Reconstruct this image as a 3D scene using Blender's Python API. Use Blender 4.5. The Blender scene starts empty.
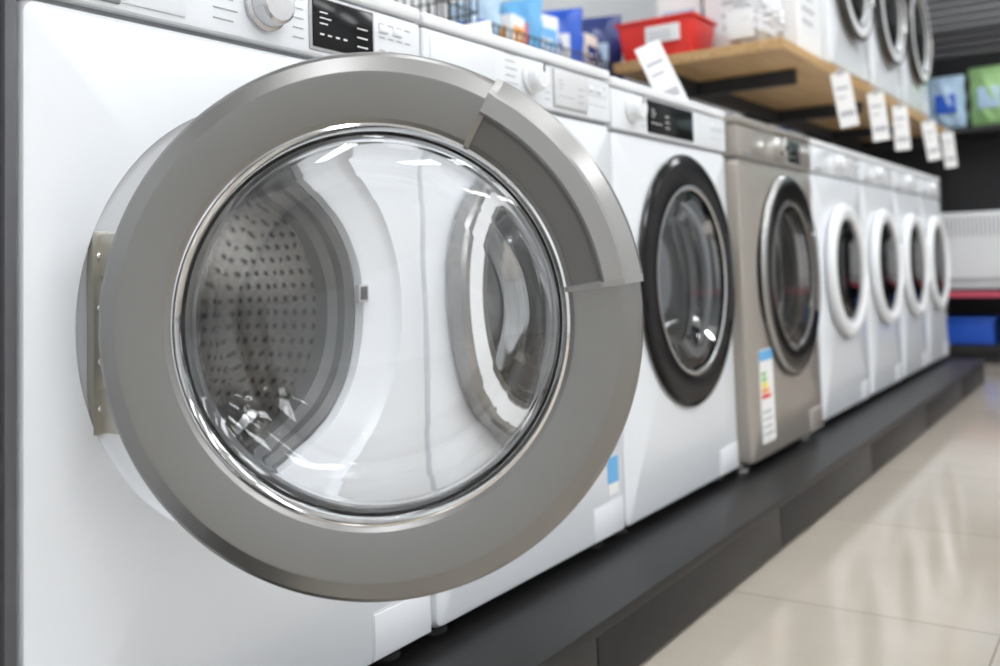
import bpy, bmesh, math, random
from mathutils import Vector, Matrix
random.seed(3)
scn = bpy.context.scene
scn.view_settings.view_transform = 'Standard'
R = math.radians

# ------------------------------------------------------------------ materials
def mat(name, col, rough=0.4, metal=0.0, coat=0.0, noise=0.0, nscale=40, spec=0.5):
    m = bpy.data.materials.new(name); m.use_nodes = True
    nt = m.node_tree; b = nt.nodes['Principled BSDF']
    b.inputs['Base Color'].default_value = (*col, 1)
    b.inputs['Roughness'].default_value = rough
    b.inputs['Metallic'].default_value = metal
    b.inputs['Coat Weight'].default_value = coat
    b.inputs['Specular IOR Level'].default_value = spec
    if noise > 0:
        tc = nt.nodes.new('ShaderNodeTexCoord')
        n = nt.nodes.new('ShaderNodeTexNoise'); n.inputs['Scale'].default_value = nscale
        n.inputs['Detail'].default_value = 3
        mx = nt.nodes.new('ShaderNodeMix'); mx.data_type = 'RGBA'
        mx.inputs[6].default_value = (*[c*(1-noise) for c in col], 1)
        mx.inputs[7].default_value = (*[min(1, c*(1+noise)) for c in col], 1)
        nt.links.new(tc.outputs['Object'], n.inputs['Vector'])
        nt.links.new(n.outputs['Fac'], mx.inputs[0])
        nt.links.new(mx.outputs[2], b.inputs['Base Color'])
    return m

def emit(name, col, s):
    m = bpy.data.materials.new(name); m.use_nodes = True
    b = m.node_tree.nodes['Principled BSDF']
    b.inputs['Base Color'].default_value = (*col, 1)
    b.inputs['Emission Color'].default_value = (*col, 1)
    b.inputs['Emission Strength'].default_value = s
    return m

WHITE = mat('enamel_white', (.80, .83, .87), .22, 0, .3, .01, 3)
WHITE2 = mat('plastic_white', (.80, .815, .835), .35, 0, 0, .01, 3)
GREYP = mat('plastic_grey', (.45, .45, .46), .4)
LGREYP = mat('plastic_light_grey', (.66, .67, .69), .3)
LGREY = mat('print_grey', (.35, .36, .38), .5)
SEAM = mat('seam_dark', (.25, .26, .28), .6)
SATIN = mat('satin_grey_metal', (.27, .266, .26), .30, .88, 0, .02, 400)
SATIN2 = mat('satin_grey_handle', (.36, .355, .348), .26, .85)
SATIN3 = mat('satin_grey_dark', (.16, .158, .154), .36, .75)
CHROME = mat('chrome', (.8, .8, .8), .08, 1)
STEEL = mat('steel', (.62, .62, .63), .25, 1)
ZINC = mat('zinc_plate', (.50, .48, .43), .38, .8)
BLACKG = mat('black_gloss', (.006, .006, .007), .14, 0, 0, 0, 40, .22)
BLACKM = mat('black_matte', (.02, .02, .022), .5, 0, 0, .1, 20)
RUBBER = mat('rubber_grey', (.12, .125, .13), .55)
PLAT = mat('platform_metal', (.013, .0125, .013), .36, .1, 0, .12, 30, .35)
SILVER = mat('silver_body', (.42, .385, .345), .3, .45, .2, .02, 300)
DCHROME = mat('dark_chrome', (.07, .067, .064), .14, .9)
RED = mat('red_plastic', (.72, .03, .02), .35)
BLUE = mat('blue_plastic', (.02, .10, .55), .3)
LBLUE = mat('light_blue', (.15, .45, .8), .35)
PBLUE = mat('pale_blue_pack', (.45, .62, .8), .25)
NAVY = mat('navy_pack', (.03, .05, .2), .25)
GREEN = mat('green_pack', (.35, .6, .25), .3)
ORANGE = mat('orange', (.85, .35, .05), .45)
YELLOW = mat('yellow', (.9, .75, .05), .45)
PINK = mat('pink_edge', (.65, .10, .16), .45)
PAPER = mat('paper_white', (.84, .84, .84), .6)
PAPERW = mat('paper_warm', (.75, .68, .6), .6)
TEXTM = mat('ink', (.04, .04, .05), .6)
TEXTL = mat('ink_light', (.45, .45, .48), .6)
GAPM = mat('gap_strip_grey', (.10, .10, .11), .45)

def wood():
    m = bpy.data.materials.new('wood_board'); m.use_nodes = True
    nt = m.node_tree; b = nt.nodes['Principled BSDF']
    tc = nt.nodes.new('ShaderNodeTexCoord'); mp = nt.nodes.new('ShaderNodeMapping')
    mp.inputs['Scale'].default_value = (30, 1.5, 30)
    n = nt.nodes.new('ShaderNodeTexNoise'); n.inputs['Scale'].default_value = 2; n.inputs['Detail'].default_value = 6
    cr = nt.nodes.new('ShaderNodeValToRGB')
    cr.color_ramp.elements[0].position = .3; cr.color_ramp.elements[0].color = (.42, .25, .10, 1)
    cr.color_ramp.elements[1].position = .7; cr.color_ramp.elements[1].color = (.58, .38, .18, 1)
    nt.links.new(tc.outputs['Object'], mp.inputs[0]); nt.links.new(mp.outputs[0], n.inputs['Vector'])
    nt.links.new(n.outputs['Fac'], cr.inputs[0]); nt.links.new(cr.outputs[0], b.inputs['Base Color'])
    b.inputs['Roughness'].default_value = .45
    return m
WOOD = wood()

def glass_clear():
    m = bpy.data.materials.new('clear_glass'); m.use_nodes = True
    nt = m.node_tree; b = nt.nodes['Principled BSDF']
    b.inputs['Base Color'].default_value = (.985, .99, .995, 1)
    b.inputs['Transmission Weight'].default_value = 1
    b.inputs['Roughness'].default_value = 0.0
    b.inputs['IOR'].default_value = 1.5
    tc = nt.nodes.new('ShaderNodeTexCoord'); n = nt.nodes.new('ShaderNodeTexNoise')
    n.inputs['Scale'].default_value = 11; n.inputs['Detail'].default_value = 0
    bp = nt.nodes.new('ShaderNodeBump'); bp.inputs['Strength'].default_value = 1; bp.inputs['Distance'].default_value = .007
    nt.links.new(tc.outputs['Object'], n.inputs['Vector']); nt.links.new(n.outputs['Fac'], bp.inputs['Height'])
    nt.links.new(bp.outputs[0], b.inputs['Normal'])
    return m
GLASS = glass_clear()

def glass_thin(name, tint, ior=1.6):
    m = bpy.data.materials.new(name); m.use_nodes = True
    nt = m.node_tree; nt.nodes.remove(nt.nodes['Principled BSDF'])
    out = nt.nodes['Material Output']
    t = nt.nodes.new('ShaderNodeBsdfTransparent'); t.inputs[0].default_value = (*tint, 1)
    g = nt.nodes.new('ShaderNodeBsdfGlossy'); g.inputs['Roughness'].default_value = .02
    f = nt.nodes.new('ShaderNodeFresnel'); f.inputs[0].default_value = ior
    mx = nt.nodes.new('ShaderNodeMixShader')
    nt.links.new(f.outputs[0], mx.inputs[0]); nt.links.new(t.outputs[0], mx.inputs[1])
    nt.links.new(g.outputs[0], mx.inputs[2]); nt.links.new(mx.outputs[0], out.inputs[0])
    return m
TGLASS = glass_thin('tinted_glass', (.42, .43, .44))
TGLASS2 = glass_thin('light_glass', (.8, .81, .82), 1.5)
DGLASS = glass_thin('dark_glass', (.15, .15, .16), 1.45)
HAZE_PANE = glass_thin('haze_pane_glass', (.98, .985, .99), 1.6)

def drum_mat():
    m = bpy.data.materials.new('perforated_steel'); m.use_nodes = True
    nt = m.node_tree; b = nt.nodes['Principled BSDF']
    uv = nt.nodes.new('ShaderNodeUVMap'); uv.uv_map = 'UVMap'
    vm = nt.nodes.new('ShaderNodeVectorMath'); vm.operation = 'FRACTION'
    nt.links.new(uv.outputs[0], vm.inputs[0])
    d = nt.nodes.new('ShaderNodeVectorMath'); d.operation = 'DISTANCE'
    d.inputs[1].default_value = (.5, .5, 0)
    nt.links.new(vm.outputs[0], d.inputs[0])
    lt = nt.nodes.new('ShaderNodeMath'); lt.operation = 'LESS_THAN'; lt.inputs[1].default_value = .23
    nt.links.new(d.outputs['Value'], lt.inputs[0])
    mx = nt.nodes.new('ShaderNodeMix'); mx.data_type = 'RGBA'
    mx.inputs[6].default_value = (.62, .61, .60, 1); mx.inputs[7].default_value = (.015, .015, .015, 1)
    nt.links.new(lt.outputs[0], mx.inputs[0]); nt.links.new(mx.outputs[2], b.inputs['Base Color'])
    b.inputs['Metallic'].default_value = .9; b.inputs['Roughness'].default_value = .22
    return m
DRUM = drum_mat()

# ------------------------------------------------------------------ mesh helpers
def empty(name, loc=(0, 0, 0), parent=None, rot=(0, 0, 0)):
    e = bpy.data.objects.new(name, None); e.location = loc; e.rotation_euler = rot
    e.empty_display_size = .05
    bpy.context.collection.objects.link(e)
    if parent: e.parent = parent
    return e

def finish(bm, name, m, parent=None, loc=(0, 0, 0), rot=(0, 0, 0), smooth=True, ang=32, recalc=True):
    if recalc: bmesh.ops.recalc_face_normals(bm, faces=bm.faces)
    if smooth:
        for f in bm.faces: f.smooth = True
        for e in bm.edges:
            if len(e.link_faces) == 2 and e.calc_face_angle(0) > R(ang): e.smooth = False
    me = bpy.data.meshes.new(name); bm.to_mesh(me); bm.free()
    ob = bpy.data.objects.new(name, me); ob.location = loc; ob.rotation_euler = rot
    bpy.context.collection.objects.link(ob)
    for mm in (m if isinstance(m, (list, tuple)) else [m]): me.materials.append(mm)
    if parent: ob.parent = parent
    return ob

def add_box(bm, size, c, rot=None, bevel=0, seg=2):
    r = bmesh.ops.create_cube(bm, size=1)
    vs = r['verts']
    M = Matrix.Translation(c) @ (rot.to_4x4() if rot else Matrix.Identity(4)) @ Matrix.Diagonal((*size, 1))
    bmesh.ops.transform(bm, matrix=M, verts=vs)
    if bevel:
        es = list({e for v in vs for e in v.link_edges})
        bmesh.ops.bevel(bm, geom=es, offset=bevel, segments=seg, affect='EDGES', profile=.6)

def box(name, lo, hi, m, parent=None, bevel=0.0, seg=2, loc=(0, 0, 0), rot=(0, 0, 0)):
    bm = bmesh.new()
    size = [hi[i]-lo[i] for i in range(3)]; c = [(hi[i]+lo[i])/2 for i in range(3)]
    add_box(bm, size, c, None, bevel, seg)
    return finish(bm, name, m, parent, loc, rot)

def boxes(name, lst, m, parent=None, bevel=0, loc=(0, 0, 0), rot=(0, 0, 0)):
    bm = bmesh.new()
    for lo, hi in lst:
        add_box(bm, [hi[i]-lo[i] for i in range(3)], [(hi[i]+lo[i])/2 for i in range(3)], None, bevel)
    return finish(bm, name, m, parent, loc, rot)

def lathe(name, prof, m, parent=None, loc=(0, 0, 0), seg=96, a0=0, a1=360, closed=False, uvs=None, rot=(0, 0, 0), ang=32, recalc=True):
    """profile [(r,x)] revolved about local X."""
    bm = bmesh.new(); full = abs(a1-a0-360) < 1e-6
    n = seg if full else seg+1
    uvl = bm.loops.layers.uv.new('UVMap')
    rings = []
    for r, x in prof:
        if r < 1e-6 and full:
            rings.append([bm.verts.new((x, 0, 0))]); continue
        rings.append([bm.verts.new((x, r*math.cos(R(a0+(a1-a0)*k/seg)), r*math.sin(R(a0+(a1-a0)*k/seg)))) for k in range(n)])
    L = len(rings); acc = [0]
    for i in range(1, L):
        acc.append(acc[-1]+math.hypot(prof[i][0]-prof[i-1][0], prof[i][1]-prof[i-1][1]))
    pairs = [(i, i+1) for i in range(L-1)]
    if closed: pairs.append((L-1, 0))
    for i, j in pairs:
        A, B = rings[i], rings[j]
        for k in range(seg):
            k2 = (k+1) % n
            if len(A) == 1 and len(B) == 1: continue
            if len(A) == 1: vs = [A[0], B[k2], B[k]]; uv = [(k+.5, acc[i]), (k+1, acc[j]), (k, acc[j])]
            elif len(B) == 1: vs = [A[k], A[k2], B[0]]; uv = [(k, acc[i]), (k+1, acc[i]), (k+.5, acc[j])]
            else: vs = [A[k], A[k2], B[k2], B[k]]; uv = [(k, acc[i]), (k+1, acc[i]), (k+1, acc[j]), (k, acc[j])]
            f = bm.faces.new(vs)
            if uvs:
                for l, t in zip(f.loops, uv): l[uvl].uv = (t[0]*uvs[0]/seg, t[1]*uvs[1])
    if not full:
        bm.faces.new([rr[0] for rr in rings]); bm.faces.new([rr[-1] for rr in rings])
    return finish(bm, name, m, parent, loc, rot, ang=ang, recalc=recalc)

def rr_point(a, y0, y1, z0, z1, r):
    c, s = math.cos(a), math.sin(a)
    ts = []
    if c > 1e-9: ts.append(y1/c)
    if c < -1e-9: ts.append(y0/c)
    if s > 1e-9: ts.append(z1/s)
    if s < -1e-9: ts.append(z0/s)
    t = min(ts); y, z = c*t, s*t
    cy = y1-r if y > y1-r else (y0+r if y < y0+r else None)
    cz = z1-r if z > z1-r else (z0+r if z < z0+r else None)
    if cy is not None and cz is not None:
        b = c*cy+s*cz; cc = cy*cy+cz*cz-r*r; D = b*b-cc
        if D > 0:
            t = b+math.sqrt(D); y, z = c*t, s*t
    return y, z

def body(name, W, z0, z1, D, zc, dish, m, parent):
    """Rounded cabinet with a real round opening: dish = circle loops [(r,x)]"""
    hw = W/2; a0, a1 = z0-zc, z1-zc
    angs = {round(2*math.pi*k/96, 5) for k in range(96)}
    rc = .014
    for sy in (-1, 1):
        for zz, sz in ((a0, -1), (a1, 1)):
            for k in range(7):
                t = math.pi/2*k/6
                y = sy*(hw-rc+rc*math.cos(t)); z = zz-sz*rc+sz*rc*math.sin(t)
                angs.add(round(math.atan2(z, y) % (2*math.pi), 5))
    angs = sorted(angs); bm = bmesh.new()
    loops = []
    for ins, x, r in ((0, -D, rc), (0, -.012, rc), (.0035, -.0035, rc-.002), (.012, 0, rc-.004)):
        loops.append([bm.verts.new((x, *rr_point(a, -hw+ins, hw-ins, a0+ins, a1-ins, r))) for a in angs])
    for r, x in dish:
        loops.append([bm.verts.new((x, r*math.cos(a), r*math.sin(a))) for a in angs])
    N = len(angs)
    for A, B in zip(loops, loops[1:]):
        for k in range(N):
            bm.faces.new([A[k], A[(k+1) % N], B[(k+1) % N], B[k]])
    bm.faces.new(loops[0])
    for v in bm.verts: v.co.z += zc
    return finish(bm, name, m, parent, ang=28)

# ------------------------------------------------------------------ washing machine
def washer(y0, y1, xf=0.0, zb=.11, style='white', bodym=None, D=.56, H=.878, rot=0, dark=False, zc=.471):
    W = y1-y0; bodym = bodym or WHITE
    P = empty('washing_machine', (xf, (y0+y1)/2, zb), rot=(0, 0, rot))
    hw = W/2; zp = H-.105
    hr = .178 if style in ('open', 'black', 'silver', 'grey_ring') else .165
    if style == 'open': dish = [(.240, 0), (.236, -.006), (.228, -.011), (.192, -.014), (.184, -.018), (.180, -.035), (.18, -.06)]
    else: dish = [(hr+.03, 0), (hr+.025, -.008), (hr, -.012), (hr, -.05)]
    body('cabinet', W, .022, zp, D, zc, dish, bodym, P)
    # bellows + drum
    lathe('door_gasket', [(hr+.004, -.03), (hr-.004, -.026), (hr-.012, -.034), (hr-.010, -.05), (hr-.02, -.06), (hr-.018, -.085), (hr-.01, -.09)], RUBBER, P, (0, 0, zc), 64)
    lathe('drum', [(hr-.012, -.088), (hr+.01, -.095), (.225, -.12), (.232, -.14), (.232, -.42), (.22, -.44), (.0, -.45)], DRUM, P, (0, 0, zc), 64, uvs=(70, 50))
    for k in range(3):
        a = R(100+120*k)
        bm = bmesh.new(); add_box(bm, (.24, .045, .05), (-.28, 0, .205), None, .02, 3)
        bmesh.ops.rotate(bm, verts=bm.verts, cent=(0, 0, 0), matrix=Matrix.Rotation(a, 3, 'X'))
        finish(bm, 'drum_paddle_%d' % (k+1), STEEL, P, (0, 0, zc))
    # control panel and lid
    box('panel_core', (-D+.02, -hw+.01, zp-.02), (-.008, hw-.01, H-.01), SEAM, P)
    box('control_panel', (-D, -hw, zp+.003), (.002, hw, H-.022), bodym, P, .006, 3)
    box('top_lid', (-D, -hw, H-.019), (.004, hw, H), bodym if bodym is not WHITE else WHITE2, P, .006, 3)
    # drawer
    kz = zp+.045
    if style != 'black':
        boxes('detergent_drawer', [((-.01, -hw+.015, zp+.012), (.0045, -hw+.18, H-.03))], bodym, P, .003)
        box('drawer_grip', (-.01, -hw+.03, zp+.010), (.0052, -hw+.10, zp+.018), SEAM, P, .002)
    km = CHROME if style in ('open', 'silver') else WHITE2
    ky = 0 if style != 'black' else -.215
    kr = 1 if style == 'open' else .85
    lathe('program_knob', [(.031*kr, .001), (.031*kr, .006), (.027*kr, .008), (.0255*kr, .024), (.022*kr, .027), (0, .0275)], [STEEL if style == 'open' else km], P, (0.002, ky, kz+.004), 40)
    box('knob_mark', (.0295, ky-.0015, kz+.012), (.0305, ky+.0015, kz+.026), TEXTM, P)
    dy0, dy1 = (.075, .187) if style != 'black' else (-.14, .09)
    box('display_frame', (0, dy0-.004, zp+.010), (.0045, dy1+.004, H-.026), GREYP if style != 'black' else BLACKG, P, .002)
    box('display', (0, dy0, zp+.014), (.0058, dy1, H-.028), BLACKG if style in ('open', 'black', 'silver') else LGREYP, P, .002)
    L = []
    for i in range(4):
        L.append(((.0055, dy0+.012+i*.014, zp+.030), (.0062, dy0+.019+i*.014, zp+.032)))
    for i in range(3):
        L.append(((.0055, dy0+.012, zp+.044+i*.007), (.0062, dy0+.026+.006*(i % 2), zp+.0455+i*.007)))
        L.append(((.0055, dy0+.080, zp+.026+i*.012), (.0062, dy0+.100, zp+.0275+i*.012)))
    boxes('display_icons', L, PAPER if style in ('open', 'black', 'silver') else LGREY, P)
    boxes('panel_print', [((.0015, ky-.075, zp+.02+i*.012), (.0026, ky-.047+(i % 2)*.006, zp+.0215+i*.012)) for i in range(6) if style != 'black'] +
          [((.0015, ky+.045, zp+.02+i*.012), (.0026, ky+.062, zp+.0215+i*.012)) for i in range(6)] +
          [((.0015, .203+j*.018, zp+.03+i*.018), (.0026, .214+j*.018, zp+.0315+i*.018)) for i in range(3) for j in range(4) if .215+j*.018 < hw-.01], LGREY, P)
    # buttons
    for j in range(3):
        if .205+j*.03 < hw-.03:
            box('button_%d' % (j+1), (0, .201+j*.03, zp+.055), (.005, .220+j*.03, zp+.066), WHITE2, P, .002)
    # filter flap / kick
    box('filter_flap', (-.01, hw-.125, .03), (.002, hw-.012, .085), bodym, P, .002)
    box('filter_flap_seam', (-.01, hw-.1275, .028), (.0006, hw-.0100, .0875), LGREYP, P)
    # feet
    for i, (fx, fy) in enumerate(((-.05, -hw+.05), (-.05, hw-.05), (-D+.06, -hw+.05), (-D+.06, hw-.05))):
        lathe('foot_%d' % (i+1), [(0, 0), (.022, 0), (.022, .008), (.009, .01), (.009, .03), (0, .03)], BLACKM if style != 'silver' else STEEL, P, (fx, fy, 0), 20, rot=(0, -math.pi/2, 0))
    if style == 'open':
        # lock slot
        box('lock_slot_frame', (-.018, .167, zc+.006), (-.0095, .185, zc+.029), GREYP, P, .001)
        box('lock_slot', (-.018, .1695, zc+.009), (-.0088, .1825, zc+.026), TEXTM, P, .001)
        return P, zc
    # closed doors
    Dr = empty('door', (0, 0, zc), P)
    if style == 'black':
        Dr.location.y = .036; Dr.location.z += .006; Dr.scale = (.45, .955, 1.025)
        lathe('door_ring', [(.240, .001), (.258, .005), (.264, .014), (.262, .026), (.252, .036), (.210, .040), (.200, .036), (.194, .026), (.190, .001)], BLACKG, Dr, closed=True)
        lathe('trim_ring', [(.2635, .004), (.2665, .008), (.2665, .013), (.2640, .016)], DCHROME, Dr, closed=True)
        lathe('inner_trim', [(.200, .036), (.194, .037), (.190, .032), (.194, .028)], STEEL, Dr, closed=True)
        gr = .191
        lathe('handle', [(.226, .037), (.235, .044), (.249, .041), (.249, .034)], DCHROME, Dr, a0=-25, a1=25, seg=24, closed=True)
        gm = TGLASS2
    elif style == 'silver':
        Dr.location.y = .052; Dr.scale = (.45, .94, 1.04)
        lathe('door_ring', [(.240, .001), (.256, .006), (.258, .022), (.250, .034), (.236, .040), (.196, .036), (.186, .028), (.180, .001)], DCHROME, Dr, closed=True)
        lathe('trim_ring', [(.2585, .010), (.2615, .016), (.2605, .024), (.253, .036), (.248, .038), (.251, .030)], SATIN2, Dr, closed=True)
        lathe('inner_trim', [(.190, .034), (.184, .036), (.180, .031), (.184, .026)], SATIN2, Dr, closed=True)
        gr = .181; gm = TGLASS2
        lathe('handle', [(.212, .037), (.226, .047), (.242, .044), (.244, .036)], SATIN2, Dr, a0=-28, a1=28, seg=24, closed=True)
    elif style == 'grey_ring':
        lathe('door_ring', [(.238, .001), (.245, .006), (.245, .030), (.240, .036), (.200, .038), (.190, .030), (.186, .001)], WHITE2, Dr, closed=True)
        lathe('trim_ring', [(.244, .004), (.251, .008), (.251, .032), (.246, .038), (.236, .0385), (.236, .034), (.243, .030)], DCHROME if dark else SATIN2, Dr, closed=True)
        lathe('inner_trim', [(.198, .038), (.190, .040), (.185, .032), (.190, .028)], SATIN3, Dr, closed=True)
        gr = .186; gm = DGLASS if dark else TGLASS2
        lathe('handle', [(.208, .036), (.216, .046), (.230, .044), (.234, .036)], SATIN2, Dr, a0=-22, a1=22, seg=24, closed=True)
    else:
        lathe('door_ring', [(.195, .001), (.208, .004), (.215, .014), (.211, .026), (.198, .033), (.182, .032), (.168, .022), (.162, .001)], WHITE2, Dr, closed=True)
        lathe('inner_trim', [(.172, .026), (.167, .027), (.161, .021), (.167, .018)], GREYP, Dr, closed=True)
        gr = .163; gm = TGLASS
        lathe('handle', [(.186, .031), (.192, .038), (.204, .034), (.207, .026)], WHITE2, Dr, a0=-24, a1=24, seg=24, closed=True)
    lathe('door_glass', [(gr+.002, .018), (gr-.02, .026), (gr*.6, .034), (gr*.3, .037), (0, .038)], gm, Dr)
    g2 = min(gr, .178)
    lathe('glass_bowl', [(gr-.004, .012), (g2-.016, -.03), (g2-.04, -.075), (gr*.5, -.085), (0, -.088)], TGLASS, Dr)
    return P, zc

Y = [(.486, 1.070), (1.075, 1.650), (1.655, 2.252), (2.280, 2.890), (2.965, 3.555), (3.570, 4.085), (4.095, 4.605), (4.615, 5.115)]
# hero machine (door open)
P1, zc = washer(*Y[0], 0, style='open', H=.888)
m2, _ = washer(*Y[1], 0, style='grey_ring', H=.886)
m3, _ = washer(*Y[2], 0.0, style='black')
m4, _ = washer(*Y[3], 0.02, style='silver', bodym=SILVER, H=.87)
for yy in Y[4:]: washer(*yy, 0, style='white')
washer(-.13, .468, 0, style='white')
washer(-.74, -.145, 0, style='white')

# stickers
boxes('energy_label_paper', [((0, -.225, .06), (.0012, -.125, .29))], PAPER, m4)
for i, (c, w) in enumerate(((GREEN, .035), (GREEN, .043), (YELLOW, .051), (ORANGE, .059), (RED, .067))):
    box('energy_label_bar_%d' % (i+1), (.0008, -.218, .225-i*.014), (.0018, -.218+w, .235-i*.014), c, m4)
box('energy_label_head', (.0008, -.225, .262), (.0018, -.125, .288), LBLUE, m4)
boxes('energy_label_text', [((.0008, -.218, .08+i*.018), (.0018, -.140-.01*(i % 2), .084+i*.018)) for i in range(4)], LGREY, m4)
box('sticker', (0, .222, .118), (.001, .262, .165), LBLUE, m2)
box('sticker_white', (0, .222, .098), (.001, .262, .1165), PAPER, m2)

# ------------------------------------------------------------------ open door
CX, CY, CZ = .2585, .6575, .583
DS = 1.006
Dr = empty('open_door', (CX, CY-(Y[0][0]+Y[0][1])/2, CZ-.11), P1, (0, 0, R(-57.5)))
Dr.scale = (DS, DS, DS)
lathe('door_ring', [(.236, -.046), (.243, -.042), (.2455, -.034), (.2455, -.008), (.2435, -.003), (.240, 0), (.2255, .0055), (.2225, .0055), (.184, -.003), (.180, -.006), (.177, -.012), (.176, -.034), (.182, -.040)], SATIN, Dr, seg=160, closed=True, ang=14)
lathe('inner_bezel', [(.1800, -.0060), (.1775, -.0050), (.1745, -.009), (.1735, -.016), (.177, -.019)], CHROME, Dr, seg=128, closed=True)
lathe('back_ring', [(.236, -.046), (.205, -.058), (.178, -.060), (.1745, -.052), (.1745, -.040), (.20, -.040)], LGREYP, Dr, seg=128, closed=True)
lathe('glass_bowl', [(.1760, -.022), (.1735, -.026), (.171, -.045), (.163, -.075), (.148, -.100), (.122, -.117), (.080, -.126), (.04, -.129), (0, -.130),
                     (0, -.122), (.04, -.121), (.080, -.118), (.117, -.109), (.141, -.094), (.156, -.071), (.1650, -.044), (.1685, -.026), (.171, -.020)], GLASS, Dr, seg=128, closed=True, ang=60)
lathe('haze_pane', [(.1755, -.014), (.165, -.006), (.14, .0005), (.10, .006), (.05, .009), (0, .010)], HAZE_PANE, Dr, seg=128, ang=60)  # extra pane, added so the door glass shows haze and streak reflections
# handle (upper right of ring)
lathe('recess_shade', [(.2145, .0085), (.2145, .0005), (.1860, -.006), (.1835, -.006), (.1840, -.0015), (.190, .0005), (.207, .0042)], SATIN3, Dr, a0=8.5, a1=59.5, seg=48, closed=True, ang=14)  # strip laid over the ring; darker metal colour stands for recess shade
lathe('handle_grip', [(.2470, -.036), (.2485, -.030), (.2485, -.002), (.2460, .005), (.2320, .0150), (.2290, .0160), (.2120, .0150), (.2095, .0120), (.2095, .001), (.240, -.004), (.243, -.036)], SATIN2, Dr, a0=8, a1=60, seg=56, closed=True, ang=14)
lathe('handle_frame_low', [(.1800, -.0075), (.1810, -.002), (.2095, .0120), (.2300, .0160), (.2470, .006), (.2475, -.005)], SATIN2, Dr, a0=6.8, a1=8.4, seg=2, closed=True, ang=14)
lathe('handle_frame_top', [(.1800, -.0075), (.1810, -.002), (.2095, .0120), (.2300, .0160), (.2470, .006), (.2475, -.005)], SATIN2, Dr, a0=58.6, a1=60.2, seg=3, closed=True, ang=14)
# latch hook on the back side
box('latch_hook', (-.075, .205, -.012), (-.05, .213, .012), STEEL, Dr, .003)
# hinge on the cabinet
yc = (Y[0][0]+Y[0][1])/2
H = empty('hinge', (0, .560-yc, zc), P1)
boxes('hinge_plate', [((-.010, -.004, -.100), (.001, .014, .095))], ZINC, H, .002)
boxes('hinge_knuckles', [((.000, .002, .050), (.040, .012, .092)), ((.000, .002, -.098), (.040, .012, -.056))], ZINC, H, .003)
box('hinge_leaf', (.026, .006, -.085), (.040, .016, .085), ZINC, H, .002)
for i, z in enumerate((.07, .02, -.03, -.075)):
    lathe('hinge_screw_%d' % (i+1), [(.0045, .000), (.0045, .0025), (.003, .0035), (0, .0035)], STEEL, H, (0, .004, z), 16)

# ------------------------------------------------------------------ platform
PF = empty('display_platform')
px = .148
seams = [-1.21, -.38, .45, 1.26, 2.09, 2.90, 3.70, 4.48, 5.14]
box('deck', (-1.12, seams[0], .092), (px, seams[-1], .11), PLAT, PF, .0025)
for i, (a, b) in enumerate(zip(seams, seams[1:])):
    box('fascia_%d' % (i+1), (px-.018, a+.0015, .006), (px-.002, b-.0015, .0915), PLAT, PF, .002)
box('plinth_core', (-1.1, seams[0]+.01, 0), (px-.02, seams[-1]-.01, .093), BLACKM, PF)
# dark grey strip filling the gap left of hero machine
box('gap_strip', (-.55, .4715, .11), (-.002, .4825, .97), GAPM, None, .001)

# ------------------------------------------------------------------ room
def room_mat(name, col, rough):
    return mat(name, col, rough, 0, 0, .03, 2)
def floor_mat():
    m = bpy.data.materials.new('floor_tiles'); m.use_nodes = True
    nt = m.node_tree; b = nt.nodes['Principled BSDF']
    tc = nt.nodes.new('ShaderNodeTexCoord')
    br = nt.nodes.new('ShaderNodeTexBrick'); br.offset = 0; br.inputs['Scale'].default_value = 1
    br.inputs['Brick Width'].default_value = .6; br.inputs['Row Height'].default_value = .6
    br.inputs['Mortar Size'].default_value = .0020; br.inputs['Mortar Smooth'].default_value = .2
    br.inputs['Color1'].default_value = (.49, .435, .37, 1); br.inputs['Color2'].default_value = (.47, .42, .36, 1)
    br.inputs['Mortar'].default_value = (.28, .25, .215, 1)
    n = nt.nodes.new('ShaderNodeTexNoise'); n.inputs['Scale'].default_value = 6; n.inputs['Detail'].default_value = 8
    mx = nt.nodes.new('ShaderNodeMix'); mx.data_type = 'RGBA'; mx.blend_type = 'MULTIPLY'; mx.inputs[0].default_value = .15
    nt.links.new(tc.outputs['Object'], br.inputs['Vector']); nt.links.new(tc.outputs['Object'], n.inputs['Vector'])
    nt.links.new(br.outputs['Color'], mx.inputs[6]); nt.links.new(n.outputs['Fac'], mx.inputs[7])
    nt.links.new(mx.outputs[2], b.inputs['Base Color'])
    b.inputs['Roughness'].default_value = .10; b.inputs['Specular IOR Level'].default_value = .6
    return m
X0, X1, Y0, Y1, ZT = -1.2, 4.6, -2.6, 7.4, 3.1
box('floor', (X0-.1, Y0-.1, -.05), (X1+.1, Y1+.1, 0), floor_mat())
box('ceiling', (X0-.1, Y0-.1, ZT), (X1+.1, Y1+.1, ZT+.05), room_mat('ceiling_paint', (.8, .8, .8), .7))
WP = room_mat('wall_paint', (.77, .78, .79), .6)
box('wall_left', (X0-.1, Y0, 0), (X0, Y1, ZT), WP)
box('wall_right', (X1, Y0, 0), (X1+.1, Y1, ZT), WP)
box('wall_near', (X0, Y0-.1, 0), (X1, Y0, ZT), WP)
box('wall_far', (X0, Y1, 0), (X1, Y1+.1, ZT), room_mat('wall_far_paint', (.5, .5, .51), .6))
LM = emit('lamp_diffuser', (.955, .98, 1), 18.3)
for lx in (.55, 2.1, 3.7):
    for ly in (-1.6, .2, 2.0, 3.8, 5.6):
        e = empty('ceiling_light', (lx, ly, ZT))
        box('housing', (-.16, -.66, -.045), (.16, .66, 0), WHITE2, e, .004)
        box('diffuser', (-.13, -.62, -.052), (.13, .62, -.0455), LM, e)

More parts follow.
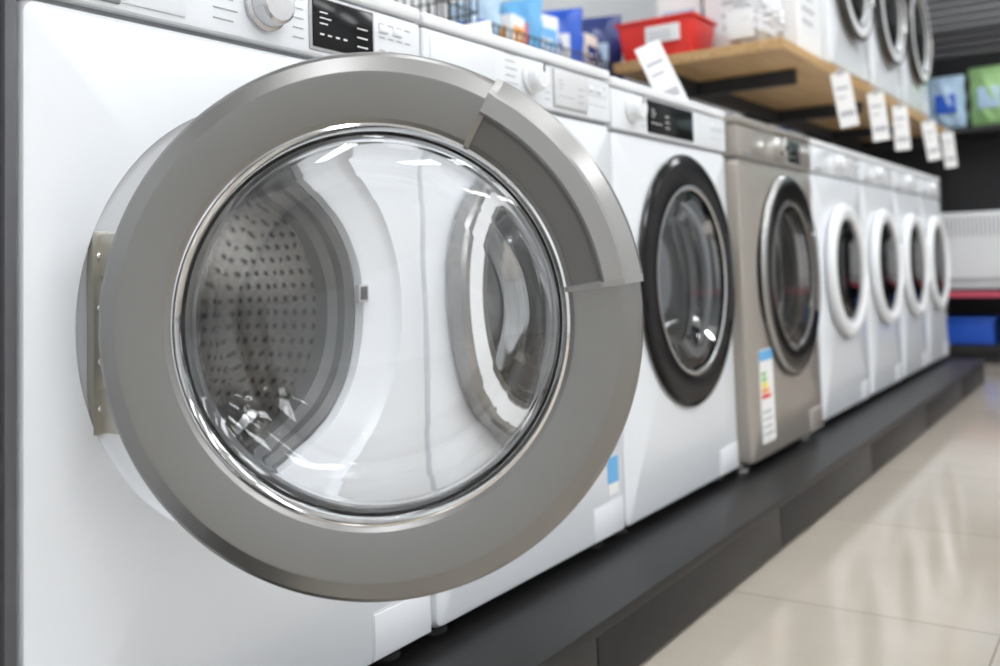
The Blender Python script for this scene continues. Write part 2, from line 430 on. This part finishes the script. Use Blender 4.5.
# ------------------------------------------------------------------ wooden shelf
S = empty('wooden_shelf')
sz = 1.262
box('board', (-.62, 2.9, sz), (-.05, 5.75, sz+.034), WOOD, S, .002)
box('board_edge', (-.0505, 2.9, sz+.001), (-.046, 5.75, sz+.033), WOOD, S)
for i, (a, b) in enumerate((((-.50, 2.95, sz-.045), (-.465, 5.7, sz)), ((-1.2, 2.95, sz-.06), (-1.15, 5.7, sz-.02)))):
    box('support_beam_%d' % (i+1), a, b, BLACKM, S)
for i, y in enumerate((3.25, 4.15, 5.05, 5.65)):
    box('bracket_%d' % (i+1), (-1.2, y, sz-.05), (-.12, y+.03, sz-.001), BLACKM, S)
    box('post_%d' % (i+1), (-1.19, y, .11), (-1.13, y+.04, sz+.02), BLACKM, S)
for a in (3.52, 4.14, 4.76):
    washer(a, a+.6, -.065, sz+.034, style='grey_ring', D=.53, dark=True, zc=.40)

# items on wooden shelf
e = empty('storage_bin', (-.475, 3.02, sz+.034))
bm = bmesh.new(); add_box(bm, (.27, .20, .125), (0, 0, .0625), None, .01, 2)
for v in bm.verts:
    if v.co.z < .05: v.co.x *= .9; v.co.y *= .88
finish(bm, 'bin_body', RED, e)
box('bin_rim', (-.142, -.107, .122), (.142, .107, .134), RED, e, .004)
box('bin_label', (-.03, -.1065, .05), (.09, -.1005, .105), PAPER, e)
boxes('bin_label_text', [((-.02, -.108, .06+i*.012), (.06, -.106, .064+i*.012)) for i in range(3)], TEXTL, e)
def carton(name, c, size, m, lm, rotz=0, z=0):
    e = empty(name, (c[0], c[1], z), None, (0, 0, rotz))
    sx, sy, h = size
    box('carton_body', (-sx/2, -sy/2, 0), (sx/2, sy/2, h), m, e, .004)
    box('label_front', (-sx*.38, -sy/2-.001, h*.25), (sx*.38, -sy/2+.002, h*.8), lm, e)
    box('label_side', (sx/2-.002, -sy*.38, h*.25), (sx/2+.001, sy*.38, h*.8), lm, e)
    boxes('print_lines', [((-sx*.3, -sy/2-.0018, h*(.34+.13*i)), (sx*(.1+.08*(i % 2)), -sy/2, h*(.38+.13*i))) for i in range(3)] +
          [((sx/2, -sy*.3, h*(.34+.13*i)), (sx/2+.0018, sy*(.1+.08*(i % 2)), h*(.38+.13*i))) for i in range(3)], TEXTL if lm in (PAPER, WHITE2) else PAPER, e)
    box('tape', (-.02, -sy/2+.001, h-.001), (.02, sy/2-.001, h+.001), PAPERW, e)
    return e
def pouch(c, w, h, m, m2, z, rz=0):
    e = empty('product_pouch', (c[0], c[1], z), None, (0, 0, rz))
    bm = bmesh.new(); bmesh.ops.create_grid(bm, x_segments=14, y_segments=14, size=1)
    r = bmesh.ops.duplicate(bm, geom=bm.faces[:]+bm.edges[:]+bm.verts[:])
    dup = {v for v in r['geom'] if isinstance(v, bmesh.types.BMVert)}
    for v in bm.verts:
        x, y = v.co.x, v.co.y
        th = .25*w*max(0, (1-x*x))*max(0, (1-y*y))**.5*(1+.25*math.sin(7*x+5*y))
        v.co = Vector((x*w/2*(1+.04*math.sin(9*y)), (th if v in dup else -th), (y+1)/2*h))
    bmesh.ops.remove_doubles(bm, verts=bm.verts, dist=.0005)
    finish(bm, 'bag', m, e)
    box('pouch_label', (-w*.28, -.27*w, h*.3), (w*.28, -.2*w, h*.65), m2, e, .004)
    box('pouch_label_back', (-w*.28, .2*w, h*.3), (w*.28, .27*w, h*.65), m2, e, .004)
carton('carton_box', (-.24, 3.32), (.32, .28, .34), PAPER, WHITE2, 0, sz+.0345)
carton('carton_box', (-.52, 3.32), (.16, .22, .28), PAPER, PBLUE, .1, sz+.0345)
# clear plastic wrapped bundle
e = empty('plastic_wrapped_pack', (-.175, 3.05, sz+.034))
bm = bmesh.new(); bmesh.ops.create_icosphere(bm, subdivisions=4, radius=1)
for v in bm.verts:
    n = v.co.normalized(); k = 1+.10*math.sin(9*n.x+3*n.z)*math.cos(8*n.y)+.05*math.sin(23*n.z+11*n.y)
    v.co = Vector((n.x*.09*k, n.y*.09*k, max(0, .09+n.z*.10*k)))
finish(bm, 'film', mat('film_grey', (.6, .6, .62), .15, 0, .5, .3, 30), e)
box('pack_core', (-.07, -.093, .03), (.02, -.08, .12), PAPER, e, .003)

# hanging price tags
def tag(x, y, ztop, w, h, tilt, yaw=0, nm='price_tag'):
    e = empty(nm, (x, y, ztop), None, (R(tilt[0]), R(tilt[1]), yaw))
    box('card', (-w/2, -.001, -h), (w/2, .001, -.012), PAPER, e)
    box('clip', (-w*.2, -.003, -.02), (w*.2, .003, .001), GREYP, e, .001)
    boxes('print', [((-w*.38, -.0018, -h*.35), (w*.3, -.001, -h*.30)), ((-w*.38, -.0018, -h*.5), (w*.1, -.001, -h*.47)), ((-w*.38, -.0018, -h*.82), (w*.38, -.001, -h*.72))], TEXTL, e)
for i, yy in enumerate((3.40, 3.92, 4.36, 4.98, 5.5)):
    tag(-.012, yy, sz+.004, .065, .20, (6, -10+3*(i % 3)), R(32))
# standing price card on machines
def standing(x, y, z, w, h, yaw, lean):
    e = empty('price_card', (x, y, z), None, (0, 0, yaw))
    box('base', (-w/2, -.02, 0), (w/2, .03, .004), GREYP, e, .001)
    c = box('card', (-w/2, -.001, 0), (w/2, .001, h), PAPER, e, 0, 2, (0, 0, .003)); c.rotation_euler = (R(-8), R(lean), 0)
    t = boxes('print', [((-w*.35, -.002, h*.7), (w*.3, -.001, h*.74)), ((-w*.35, -.002, h*.55), (w*.15, -.001, h*.58)), ((-w*.35, -.002, h*.2), (w*.35, -.001, h*.32))], TEXTL, e, 0, (0, 0, .003)); t.rotation_euler = (R(-8), R(lean), 0)
standing(-.09, 2.19, .988, .065, .19, R(25), -22)
standing(-.20, 1.50, .996, .08, .10, R(30), -8)

# ------------------------------------------------------------------ metal wall shelf behind machines
MS = empty('metal_shelf')
mz = 1.17
box('shelf_plate', (-1.2, .3, mz), (-.6, 3.10, mz+.025), WHITE2, MS, .003)
box('price_rail', (-.6, .3, mz-.008), (-.592, 3.10, mz+.024), PAPER, MS, .001)
boxes('rail_labels', [((-.5925, .45+i*.19, mz-.004), (-.590, .54+i*.19, mz+.022)) for i in range(14)], mat('label_lilac', (.55, .5, .62), .6), MS)
for i, y in enumerate((.35, 1.15, 1.95, 2.8)):
    box('bracket_%d' % (i+1), (-1.2, y, mz-.05), (-.65, y+.02, mz), GREYP, MS)
zs = mz+.0255
def wire_basket(c, size, z):
    e = empty('wire_basket', (c[0], c[1], z))
    sx, sy, h = size; L = []; t = .004
    n = int(sy/.03)
    for i in range(n+1):
        y = -sy/2+sy*i/n
        for x in (-sx/2, sx/2): L.append(((x-t/2, y-t/2, 0), (x+t/2, y+t/2, h)))
        L.append(((-sx/2, y-t/2, 0), (sx/2, y+t/2, t)))
    n = int(sx/.03)
    for i in range(n+1):
        x = -sx/2+sx*i/n
        for y in (-sy/2, sy/2): L.append(((x-t/2, y-t/2, 0), (x+t/2, y+t/2, h)))
    for zz in (0, h*.33, h*.66, h-t):
        for x in (-sx/2, sx/2): L.append(((x-t/2, -sy/2, zz), (x+t/2, sy/2, zz+t)))
        for y in (-sy/2, sy/2): L.append(((-sx/2, y-t/2, zz), (sx/2, y+t/2, zz+t)))
    boxes('wires', L, BLACKM, e)
wire_basket((-.75, 1.80), (.26, .62, .17), zs)
wire_basket((-.75, 2.55), (.26, .74, .10), zs)
carton('carton_box', (-.78, 1.66), (.18, .22, .10), PAPERW, PAPER, 0, zs+.006)
carton('carton_box', (-.78, 1.95), (.16, .2, .08), PAPER, PBLUE, 0, zs+.006)
pouch((-.74, 2.27), .15, .20, PBLUE, BLUE, zs+.006, .3)
carton('detergent_box', (-.76, 2.40), (.16, .09, .17), PAPER, ORANGE, .12, zs+.006)
pouch((-.74, 2.50), .16, .25, LBLUE, RED, zs+.006, .2)
carton('detergent_box', (-.77, 2.61), (.17, .09, .21), PAPER, LBLUE, -.1, zs+.006)
pouch((-.73, 2.72), .17, .26, BLUE, PAPER, zs+.006, .35)
carton('detergent_box', (-.76, 2.84), (.18, .10, .19), PAPERW, NAVY, .08, zs+.006)
pouch((-.74, 3.01), .18, .30, NAVY, PBLUE, zs, .3)
carton('carton_box', (-.8, 1.1), (.22, .3, .2), PAPER, LGREY, 0, zs)
carton('carton_box', (-.8, .6), (.22, .3, .2), PAPER, LBLUE, 0, zs)

# ------------------------------------------------------------------ far gondola
G = empty('store_gondola')
gy = 6.0
box('back_panel', (-1.15, gy+.45, 0), (1.8, gy+.5, 2.0), BLACKM, G)
for i, (a, b) in enumerate((((-1.15, gy, .06), (1.8, gy+.45, .10)), ((-1.15, gy+.02, .385), (1.8, gy+.45, .41)), ((-1.15, gy, 1.30), (1.8, gy+.45, 1.33)))):
    box('shelf_plate_%d' % (i+1), a, b, BLACKM, G)
box('kick', (-1.15, gy+.03, 0), (1.8, gy+.45, .06), BLACKM, G)
for i, x in enumerate((-1.15, -.25, .7, 1.76)):
    box('upright_%d' % (i+1), (x, gy+.40, 0), (x+.04, gy+.45, 2.0), BLACKM, G)
box('price_rail', (-1.15, gy-.004, .37), (1.8, gy+.02, .402), PINK, G)
SL = mat('slat_grey', (.05, .05, .055), .5)
for i in range(14): box('slat_%d' % (i+1), (-1.15, gy+.0, 1.74+i*.045), (1.8, gy+.03, 1.765+i*.045), SL, G)
for gx in (-.12, .66):
    A = empty('air_conditioner', (gx, gy+.06, .411))
    box('housing', (-.36, 0, 0), (.36, .26, .44), WHITE2, A, .02, 4)
    boxes('grille', [((-.33+i*.022, -.003, .30), (-.322+i*.022, .01, .41)) for i in range(30)], GREYP, A)
    box('outlet', (-.3, -.004, .04), (.3, .01, .07), GREYP, A, .002)
for gx in (-.85, -.05, .5):
    B = empty('storage_box', (gx, gy+.2, .101))
    box('box_body', (-.13, -.16, 0), (.13, .16, .13), BLUE, B, .012, 3)
    box('box_lid', (-.14, -.17, .13), (.14, .17, .15), BLUE, B, .006)
for i in range(12):
    pouch((-1.0+i*.225, gy+.14), .20, .32+.03*(i % 2), [PBLUE, GREEN, LGREYP, PBLUE][i % 4], [BLUE, PBLUE, PBLUE, GREEN][i % 4], 1.331)

# ------------------------------------------------------------------ camera
cam = bpy.data.cameras.new('camera'); co = bpy.data.objects.new('camera', cam)
bpy.context.collection.objects.link(co); scn.camera = co
cam.sensor_width = 36; cam.lens = 34.92; cam.shift_y = -.130
co.matrix_world = Matrix.Translation((.845, 0, .63)) @ Matrix.Rotation(R(33.8), 4, 'Z') @ Matrix.Rotation(R(90+3.7), 4, 'X') @ Matrix.Rotation(R(-1.84), 4, 'Z')
cam.dof.use_dof = True; cam.dof.focus_distance = 1.03; cam.dof.aperture_fstop = 3.8
cam.clip_start = .02
w = bpy.data.worlds.new('World'); scn.world = w; w.use_nodes = True
w.node_tree.nodes['Background'].inputs[0].default_value = (.9, .95, 1, 1)
w.node_tree.nodes['Background'].inputs[1].default_value = .5
